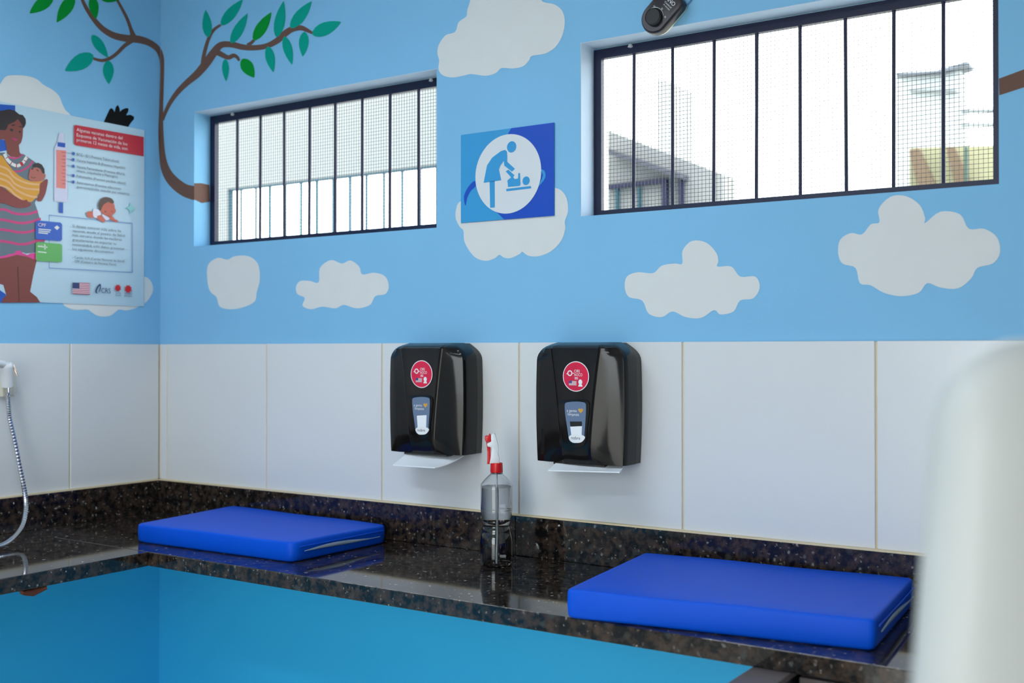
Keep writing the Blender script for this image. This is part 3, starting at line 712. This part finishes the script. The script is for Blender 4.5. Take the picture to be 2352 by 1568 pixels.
pr('necklace', (225, 226, 220), strokes([[(60,320),(75,350),(110,410),(180,468),(250,485),(320,440),(360,380),(375,360)]], q8, 44, K8), 'poster_white')
pr('necklace_beads', (190, 30, 60), strokes([[(80,385),(108,365)], [(135,480),(168,430)], [(225,520),(232,455)], [(330,405),(370,435)], [(375,360),(385,375)]], q8, 12, K8)+[R_(q8, [(265,440),(310,430),(330,470),(300,498)])])
pr('shawl', (216, 150, 34), [R_(q8, [(0,320),(30,345),(100,450),(170,540),(260,620),(340,670),(430,700),(500,705),(560,700),(600,690),(560,760),(545,860),(500,930),(440,985),(400,985),(310,965),(240,930),(130,850),(60,780),(0,700)])])
pr('shawl_stripes', (226, 172, 120), strokes([[(0,420),(80,520),(180,630),(300,700),(420,735),(545,745)], [(0,520),(90,620),(200,730),(320,790),(440,810),(545,815)], [(0,600),(80,690),(200,800),(320,870),(430,910),(515,920)], [(0,670),(100,790),(200,880),(310,955)]], q8, 26, K8))
pr('arm', (134, 52, 46), [S_(q8, [(0,775),(60,805),(150,870),(240,925),(320,965),(370,955),(390,985),(430,1010),(410,1045),(330,1070),(200,1060),(80,1010),(0,980)], 2), S_(q8, [(640,670),(665,690),(650,780),(630,870),(590,950),(560,980),(505,960),(545,880),(550,780),(560,730),(600,700)], 2)], 'poster_arm')
pr('baby_face', (178, 96, 80), [S_(q8, [(410,540),(440,520),(500,510),(560,530),(590,590),(625,600),(630,640),(590,690),(500,705),(420,690),(395,640),(405,590)], 2)])
pr('baby_hair', (42, 28, 28), [R_(q8, [(455,480),(480,455),(530,445),(580,470),(615,530),(620,590),(590,590),(560,530),(510,505),(460,510)]), S_(q8, [(505,535),(530,550),(535,565),(510,550)]), S_(q8, [(435,525),(460,515),(462,530),(440,540)])]+strokes([[(430,640),(460,655),(495,645)]], q8, 8, K8), 'poster_hair')
pr('syringe_body', (208, 206, 226), [R_(q8, [(820,30),(880,35),(890,150),(935,240),(935,990),(750,975),(755,240),(800,150)])])
pr('syringe_fluid', (226, 132, 124), [R_(q8, [(780,265),(915,275),(910,805),(780,790)])])
pr('syringe_blue', (20, 82, 178), [R_(q8, [(797,158),(905,172),(903,235),(797,218)]), R_(q8, [(818,990),(875,997),(873,1142),(815,1135)])])
pr('syringe_ticks', (150, 70, 70), strokes([[(850+(i % 2)*15, 300+i*48), (912, 306+i*48)] for i in range(10)], q8, 6, K8))
pr('header_panel', (196, 20, 44), [R_(q1, [(1000,410),(1020,392),(1940,555),(1940,815),(1025,668),(1000,645)])])
pr('bullet_dots', (40, 86, 176), [[(x*K1+5.0*math.cos(i*math.pi/8)*.62, 220+y*K1+5.0*math.sin(i*math.pi/8)*.75) for i in range(16)] for x, y in ((993,780),(990,862),(990,950),(990,1077),(990,1163))])
pr('leader_lines', (110, 130, 150), strokes([[(895, y-12), (975, y)] for y in (780,862,950,1077,1163)], q1, 6, K1))
pr('text_frame', (70, 120, 190), strokes([[(590,280),(1588,380)], [(1588,380),(1588,970)], [(1588,970),(590,915)], [(590,915),(590,280)]], q2, 6, K2))
pr('blue_card', (34, 88, 184), [R_(q2, [(430,365),(450,345),(725,370),(745,390),(745,575),(725,592),(445,572),(427,555)])])
pr('green_card', (98, 176, 92), [R_(q2, [(430,620),(450,605),(725,625),(745,640),(745,830),(728,847),(450,832),(430,815)])])
pr('card_marks', (222, 228, 232), strokes([[(462,448),(612,462)], [(462,470),(600,485)], [(462,492),(575,504)], [(455,720),(558,732)], [(455,655),(570,668)], [(538,632),(540,695)]], q2, 12, K2)+[R_(q2, [(650,430),(685,405),(715,432),(685,460)])], 'poster_white')
pr('crawling_baby', (202, 98, 76), [S_(q2, [(1215,190),(1240,150),(1310,125),(1365,140),(1380,200),(1392,225),(1375,260),(1320,300),(1260,280),(1210,240)], 3), S_(q2, [(1040,260),(1070,235),(1120,245),(1130,300),(1100,315),(1050,300)], 3), S_(q2, [(1165,290),(1200,275),(1240,310),(1265,345),(1250,368),(1210,355),(1165,325)], 3), S_(q2, [(1310,295),(1345,290),(1380,330),(1415,345),(1410,366),(1360,355),(1315,325)], 3)])
pr('baby_suit', (226, 220, 232), [S_(q2, [(1120,215),(1150,205),(1200,230),(1215,275),(1170,290),(1160,320),(1120,295)], 3), S_(q2, [(1225,270),(1290,300),(1315,325),(1280,345),(1245,310)], 3)])
pr('baby_curls', (84, 60, 48), [S_(q2, [(1190,215),(1182,150),(1210,90),(1260,65),(1310,70),(1350,90),(1368,130),(1340,140),(1300,125),(1250,150),(1225,190),(1215,220)], 3), S_(q2, [(1255,232),(1272,236),(1270,250),(1258,246)], 2), S_(q2, [(1335,232),(1350,236),(1348,248)], 2)])
pr('spark', (150, 216, 214), [R_(q2, [(1570,120),(1585,185),(1640,205),(1585,220),(1568,285),(1555,215),(1505,195),(1555,180)])])
fl = [q2(870, 1090), q2(1080, 1097), q2(1080, 1235), q2(870, 1225)]
def fq(u0, u1, v0, v1):
    b = lambda u, v: tuple((fl[0][i]*(1-u)+fl[1][i]*u)*(1-v)+(fl[3][i]*(1-u)+fl[2][i]*u)*v for i in (0, 1))
    return [b(u0, v0), b(u1, v0), b(u1, v1), b(u0, v1)]
pr('flag_white', (226, 214, 222), [fq(0, 1, 0, 1)]); pr('flag_stripes', (190, 70, 92), [fq(0, 1, i*2/13, (i*2+1)/13) for i in range(7)]); pr('flag_canton', (52, 60, 110), [fq(0, .4, 0, 7/13)])
pr('swoosh_logo', (36, 56, 110), [S_(q2, [(1145,1190),(1165,1140),(1200,1105),(1213,1130),(1205,1180),(1185,1215),(1195,1170),(1200,1130),(1175,1155),(1160,1200),(1175,1222),(1150,1215)], 2)])
def burst(x, y, r): return [(x*K2+r*K2*(1 if i % 2 else .72)*math.cos(i*math.pi/8), 440+y*K2+r*K2*1.15*(1 if i % 2 else .72)*math.sin(i*math.pi/8)) for i in range(16)]
pr('red_emblems', (206, 24, 40), [burst(1416, 1156, 40), burst(1540, 1168, 46)])
def ptext(name, rgb, lines, matname):
    lay[0] += 0.00012; g = MB()
    for s, conv, x0, y0, x1, hcap in lines:
        a = LW(*conv(x0, y0), lay[0]); b = LW(*conv(x1, y0), lay[0]); hh2 = abs(LW(*conv(x0, y0-hcap)).z-a.z)
        add_text(g, s, a, Vector((0, 1, 0)), Vector((0, 0, 1)), b.y-a.y, hh2)
    return g.build(name, mat(matname, rgb, 0.5), po)
ptext('header_lettering', (240, 225, 228), [('Algunas vacunas dentro del', q1, 1035, 475, 1655, 36), ('Esquema de Vacunación de los', q1, 1035, 547, 1720, 36), ('primeros 12 meses de vida, son:', q1, 1035, 612, 1728, 36)], 'poster_white_text')
ptext('list_lettering', (70, 80, 92), [('BCG - ID ( Previene Tuberculosis)', q1, 1035, 808, 1605, 30), ('Vacuna hepatitis B (Previene Hepatitis)', q1, 1035, 884, 1690, 30), ('Vacuna Pentavalente (Previene difteria,', q1, 1035, 972, 1690, 30), ('tétano, coqueluche y Meningitis)', q1, 1035, 1025, 1590, 30), ('Poliomielitis (Previene parálisis infantil)', q1, 1035, 1100, 1700, 30), ('Antirotavirus (Previene infecciones', q1, 1035, 1185, 1635, 30), ('gastrointestinales causadas por rotavirus)', q1, 1035, 1243, 1745, 30)], 'poster_grey_text')
ptext('frame_lettering', (70, 80, 92), [('Si deseas conocer más sobre las', q2, 870, 425, 1455, 28), ('vacunas, acude al puesto de Salud', q2, 870, 480, 1498, 28), ('más cercano donde las recibirás', q2, 870, 533, 1462, 28), ('gratuitamente sin importar tu', q2, 870, 590, 1395, 28), ('nacionalidad, solo debes presentar', q2, 870, 645, 1498, 28), ('los siguientes documentos:', q2, 870, 700, 1368, 28), ('- Cartão SUS (Cartão Nacional de Salud)', q2, 870, 800, 1495, 26), ('- CPF (Cadastro de Persona Física)', q2, 870, 848, 1395, 26)], 'poster_grey_text')
ptext('card_lettering', (236, 240, 244), [('CPF', q2, 458, 415, 552, 36)], 'poster_white_text')
ptext('card_lettering', (236, 240, 244), [('SUS', q2, 458, 664, 510, 20)], 'poster_white_text')
ptext('logo_lettering', (36, 56, 110), [('CRS', q2, 1215, 1215, 1328, 58), ('Caritas', q2, 1385, 1225, 1452, 18), ('Suiza', q2, 1385, 1250, 1452, 18), ('Caritas', q2, 1497, 1232, 1585, 18), ('Brasileira', q2, 1497, 1258, 1585, 18)], 'poster_navy_text')

# ------------------------------------------------------------------ black control box above the second window
kk = 200/2352
kc = on(1503, 40, 1, -.034)
cb = tag(empty('dial_control', (kc.x, 0, kc.z)), 'black control box with round dial on cream base above the window', 'control box')
un = Vector((.74, 0, .67)).normalized(); ur = Vector((un.z, 0, -un.x))
def outline(r, y, L=0.072):
    c0 = Vector((kc.x, y, kc.z)); pts = []
    for i in range(17): 
        t = math.pi+math.pi*i/16; pts.append(c0+ur*(r*math.cos(t))+un*(r*math.sin(t)))
    rc = .018; 
    for i in range(7):
        t = math.pi/2*i/6; pts.append(c0+ur*(r-rc+rc*math.cos(t))+un*(L-rc+rc*math.sin(t)-(.037-r)))
    for i in range(7):
        t = math.pi/2+math.pi/2*i/6; pts.append(c0+ur*(-r+rc+rc*math.cos(t))+un*(L-rc+rc*math.sin(t)-(.037-r)))
    return pts
m = MB(); m.loft([outline(.034, -.0005), outline(.035, -.010)]); m.build('base_plate', mat('cream_base_plastic', (236, 234, 206), 0.4), cb, smooth=40)
m = MB(); m.loft([outline(.0365, -.010), outline(.037, -.014), outline(.0365, -.026), outline(.0350, -.031), outline(.032, -.0335)]); m.build('cover', mat('satin_black_plastic', (38, 30, 34), 0.38), cb, smooth=35)
m = MB(); m.lathe([(.0200, 0), (.0205, .004), (.0197, .010), (.0180, .012), (.0175, .0108), (.001, .010)], (kc.x, -.0335, kc.z), 40, (0, -1, 0)); m.build('dial_knob', mat('matt_black_plastic', (26, 24, 26), 0.55), cb, smooth=35)
m = MB()
arc = []
for i in range(25):
    t = math.radians(165-i*165/24); w_ = .0006+.0012*math.sin(math.pi*min(1, (i+2)/18)); 
    arc.append((t, w_))
for (t0, w0), (t1, w1) in zip(arc, arc[1:]):
    X, Z = Vector((1, 0, 0)), Vector((0, 0, 1)); o_ = Vector((kc.x, -.0342, kc.z)); f = lambda t, r: o_+X*(r*math.cos(t))+Z*(r*math.sin(t))
    m.quad(f(t0, .0225), f(t1, .0225), f(t1, .0225+w1), f(t0, .0225+w0))
tx = [('0', (-.021, .0115)), ('10', (-.003, .0260)), ('20', (.0165, .0175)), ('30', (.0245, -.003))]
for s, (dx, dz) in tx: add_text(m, s, Vector((kc.x+dx, -.0342, kc.z+dz)), ur, un, .0025*len(s), .0042)
o_ = Vector((kc.x, -.0342, kc.z))
add_text(m, 'DIANO', o_+un*.047-ur*.022, ur, un, .042, .0095); add_text(m, 'Control', o_+un*.040-ur*.006, ur, un, .024, .004); add_text(m, 'de velocidad', o_+un*.0345-ur*.004, ur, un, .022, .003)
m.build('dial_markings', M_whitep, cb)
m = MB(); a = Vector((kc.x, -.004, kc.z))+un*.055+ur*.027
m.tube(spline([tuple(a), tuple(a+Vector((.03, 0, .03))), tuple(a+Vector((.06, 0, .09))), tuple(a+Vector((.07, 0, .2)))], 6, False), .0018, 8); m.build('cable', mat('blue_painted_cable', (80, 140, 190), 0.5), cb, smooth=60)

# ------------------------------------------------------------------ white chair in the foreground
dch = 0.56
FHz = Vector((FW.x, FW.y, 0)).normalized()
def chp(lat, dep, z): return Vector((CAM.x, CAM.y, 0))+RT*lat+FHz*dep+Vector((0, 0, z))
ctr = 0.2535+0.215
chair = tag(empty('chair', chp(ctr, dch+.25, 0)), 'white high-backed chair out of focus in the right foreground', 'chair')
ztop = CAM.z+0.0065
def back_outline(inset, dep):
    pts = []; zt_ = ztop-inset; rc = max(.058-inset*.6, .012)
    hw = lambda z: .215+(ztop-z)*.105-inset
    for i in range(9):
        t = math.pi/2*i/8; pts.append((-(hw(zt_-rc)-rc)-rc*math.cos(t), zt_-rc+rc*math.sin(t)))
    for i in range(9):
        t = math.pi/2*(1-i/8); pts.append((hw(zt_-rc)-rc+rc*math.cos(t), zt_-rc+rc*math.sin(t)))
    for z in (1.0, .75, .56+inset): pts.append((hw(z), z))
    for z in (.56+inset, .75, 1.0): pts.append((-hw(z), z))
    return [chp(ctr+x, dep-(1.0-z)*.06, z) for x, z in pts]
m = MB(); m.loft([back_outline(.075, dch+.0255), back_outline(.055, dch+.0262), back_outline(.036, dch+.028), back_outline(.021, dch+.0315), back_outline(.010, dch+.037), back_outline(.003, dch+.045), back_outline(0, dch+.056), back_outline(0, dch+.072), back_outline(.006, dch+.088), back_outline(.02, dch+.092)])
m.build('backrest', M_chair, chair, smooth=50)
m = MB()
def ro(k, z):
    P_ = []
    for i in range(40):
        t = 2*math.pi*i/40; cx_, sx_ = math.cos(t), math.sin(t); q = .5
        P_.append(chp(ctr+math.copysign(abs(cx_)**q, cx_)*.27*k, dch+.30+math.copysign(abs(sx_)**q, sx_)*.25*k, z))
    return P_
m.loft([ro(.9, .46), ro(.98, .47), ro(1, .49), ro(1, .54), ro(.97, .56), ro(.85, .57)]); m.build('seat', M_chair, chair, smooth=50)
for a in (-1, 1):
    for b in (-1, 1):
        m = MB(); m.tube([chp(ctr+a*.2, dch+.30+b*.18, .465), chp(ctr+a*.235, dch+.30+b*.215, 0.0)], [.017, .013], 14); m.build('leg', M_chrome, chair, smooth=60)

# ------------------------------------------------------------------ ceiling lamps
for lx, ly in ((1.1, -1.45), (1.7, -2.9)):
    c = tag(empty('ceiling_lamp', (lx, ly, RZ)), 'slim white ceiling lamp %s' % ('nearer the worktop corner' if ly > -2 else 'nearer the doorway'), 'ceiling lamp', 'ceiling lamps')
    m = MB(); m.box(lx-.62, lx+.62, ly-.11, ly+.11, RZ-.045, RZ); m.build('housing', M_white, c, bevel=.006)
    m = MB(); m.box(lx-.59, lx+.59, ly-.085, ly+.085, RZ-.052, RZ-.0455); m.build('diffuser', mat('lit_diffuser', (255, 255, 255), 0.5, emit=(230, 243, 255), estr=LAMP_POWER), c)

# ------------------------------------------------------------------ outside
g_ = mat('pale_concrete', (196, 192, 182), 0.9, var=0.05)
m = MB(); m.box(-25, 30, WT, 40, -.3, -.12); m.box(-25, 30, -30, RY-WT, -.3, -.12)
tag(m.build('yard_ground', g_), kind='structure')
GY = 1.5
zl = on(760, 406, 1, GY).z; xj = on(522.5, 480, 1, GY).x; xr = on(1150, 400, 1, GY).x
ga = tag(empty('gallery_wall', (xj, GY, 0)), 'pale plastered outer wall with barred opening seen through the window near the corner', 'wall')
m = MB(); m.box(-4, xr, GY, GY+.04, zl, zl+2.2); m.box(-4, xj, GY, GY+.04, -.12, zl); m.box(xj, xr, GY, GY+.04, -.12, 0.9); m.box(xr-.15, xr, GY, GY+.04, .9, zl)
m.build('plaster', M_plaster, ga)
m = MB(); m.box(xj, xr-.15, GY+.01, GY+.03, zl-.010, zl-.001); m.box(xj, xj+.008, GY+.01, GY+.03, .9, zl-.010); m.build('opening_frame', mat('teal_steel', (20, 70, 84), 0.5), ga)
for px in (554, 588, 620, 656, 692, 728, 766, 804, 842, 882, 924, 965, 1004):
    x = on(px, 470, 1, GY+.02).x
    m = MB(); m.tube([(x, GY+.02, .9), (x, GY+.02, zl-.008)], .0075, 8); m.build('grille_bar', MATS['teal_steel'], ga, smooth=60)
AY = 4.0
an = tag(empty('annex', on(1450, 500, 1, AY)), 'grey-white annex with sloping roof edge seen at the lower left of the wide window', 'building')
an.location.z = -.12
def ap(x, y, off=0.0): return on(x, y, 1, AY-off)
pts = [ap(1395, 298), ap(1640, 392), ap(1660, 400)]; b = ap(1660, 480); a = ap(1395, 480)
m = MB(); m.prism(pts+[Vector((b.x, AY, -.12)), Vector((a.x, AY, -.12))], (0, .2, 0)); m.build('facade', mat('annex_plaster', (122, 122, 120), 0.8, var=0.03), an)
m = MB(); m.prism([ap(1395, 340, .12), ap(1563, 398, .12), ap(1563, 410, .12), ap(1395, 353, .12)], (0, .12, 0)); m.build('fascia', mat('fascia_grey', (62, 64, 74), 0.7), an)
m = MB(); nav = M_navy
for q in ([(1395,424),(1528,408),(1528,418),(1395,434)], [(1519,418),(1530,416),(1530,480),(1519,480)], [(1558,408),(1565,408),(1565,480),(1558,480)]): m.prism([ap(x, y, .05) for x, y in q], (0, .05, 0))
m.build('opening_frame', nav, an)
for px in (1413, 1464):
    m = MB(); m.prism([ap(px, 430, .04), ap(px+4, 430, .04), ap(px+4, 485, .04), ap(px, 485, .04)], (0, .04, 0)); m.build('frame_post', MATS['teal_steel'], an)
TY = 9.0
def tp_(x, y, Y): return on(x, y, 1, Y)
def block(name, pts, Y, dep, m_, parent=None):
    g = MB(); g.prism([Vector((q.x, q.y, -.12)) if y >= 560 else q for q, y in ((tp_(x, y, Y), y) for x, y in pts)], (0, dep, 0)); return g.build(name, m_, parent)
far = mat('far_white_plaster', (158, 164, 164), 0.9)
ch = block('far_block', [(1508, 180), (1541, 188), (1541, 560), (1508, 560)], TY, .6, far)
tag(ch, 'faint pale tower behind the annex through the wide window', 'tower')
ho = tag(empty('far_house', tp_(2130, 560, 8.0)), 'pale house with grey roof edge at the right of the wide window', 'building')
block('house_wall', [(2056, 170), (2205, 162), (2210, 345), (2210, 600), (2056, 600)], 8.0, .3, far, ho)
block('roof_edge', [(2056, 166), (2150, 160), (2222, 138), (2222, 148), (2165, 166), (2056, 173)], 7.9, .3, mat('roof_grey', (84, 90, 98), 0.8), ho)
block('ledge', [(2085, 203), (2194, 202), (2194, 208), (2085, 207)], 7.9, .1, mat('ledge_grey', (120, 126, 128), 0.8), ho)
for y in (250, 282):
    block('siding_board', [(2205, y), (2300, y-2), (2300, y+3), (2205, y+5)], 7.9, .15, mat('ledge_grey', (120, 126, 128), 0.8), ho)
yw = tag(empty('yellow_wall', tp_(2200, 600, 5.0)), 'pale yellow garden wall at the lower right of the wide window', 'wall')
block('wall_face', [(2088, 339), (2310, 332), (2310, 650), (2088, 650)], 5.0, .2, mat('pale_yellow_paint', (132, 128, 98), 0.8, var=0.03), yw)
for pts in ([(2088, 345), (2110, 340), (2150, 430), (2150, 470), (2125, 470), (2100, 400)], [(2172, 338), (2192, 338), (2230, 425), (2245, 470), (2215, 470), (2190, 410)]):
    o = block('dry_palm_frond', pts, 4.9, .06, mat('dry_frond_tan', (92, 74, 54), 0.8, var=0.2, vscale=20))
    tag(o, 'tan dry frond hanging %s on the yellow wall' % ('at left' if pts[0][0] < 2100 else 'at right'), 'palm frond', 'dry fronds on the yellow wall')
m = MB(); q = tp_(2219, 372, 4.8); q2_ = tp_(2220, 337, 4.8); m.tube([(q.x, 4.8, q2_.z), (q.x, 4.8, q.z), (q.x, 4.8, -.12)], [.012, .012, .004], 8)
tag(m.build('garden_post', mat('dark_green_paint', (30, 60, 50), 0.6), smooth=60), 'thin dark post standing before the pale yellow wall', 'post')
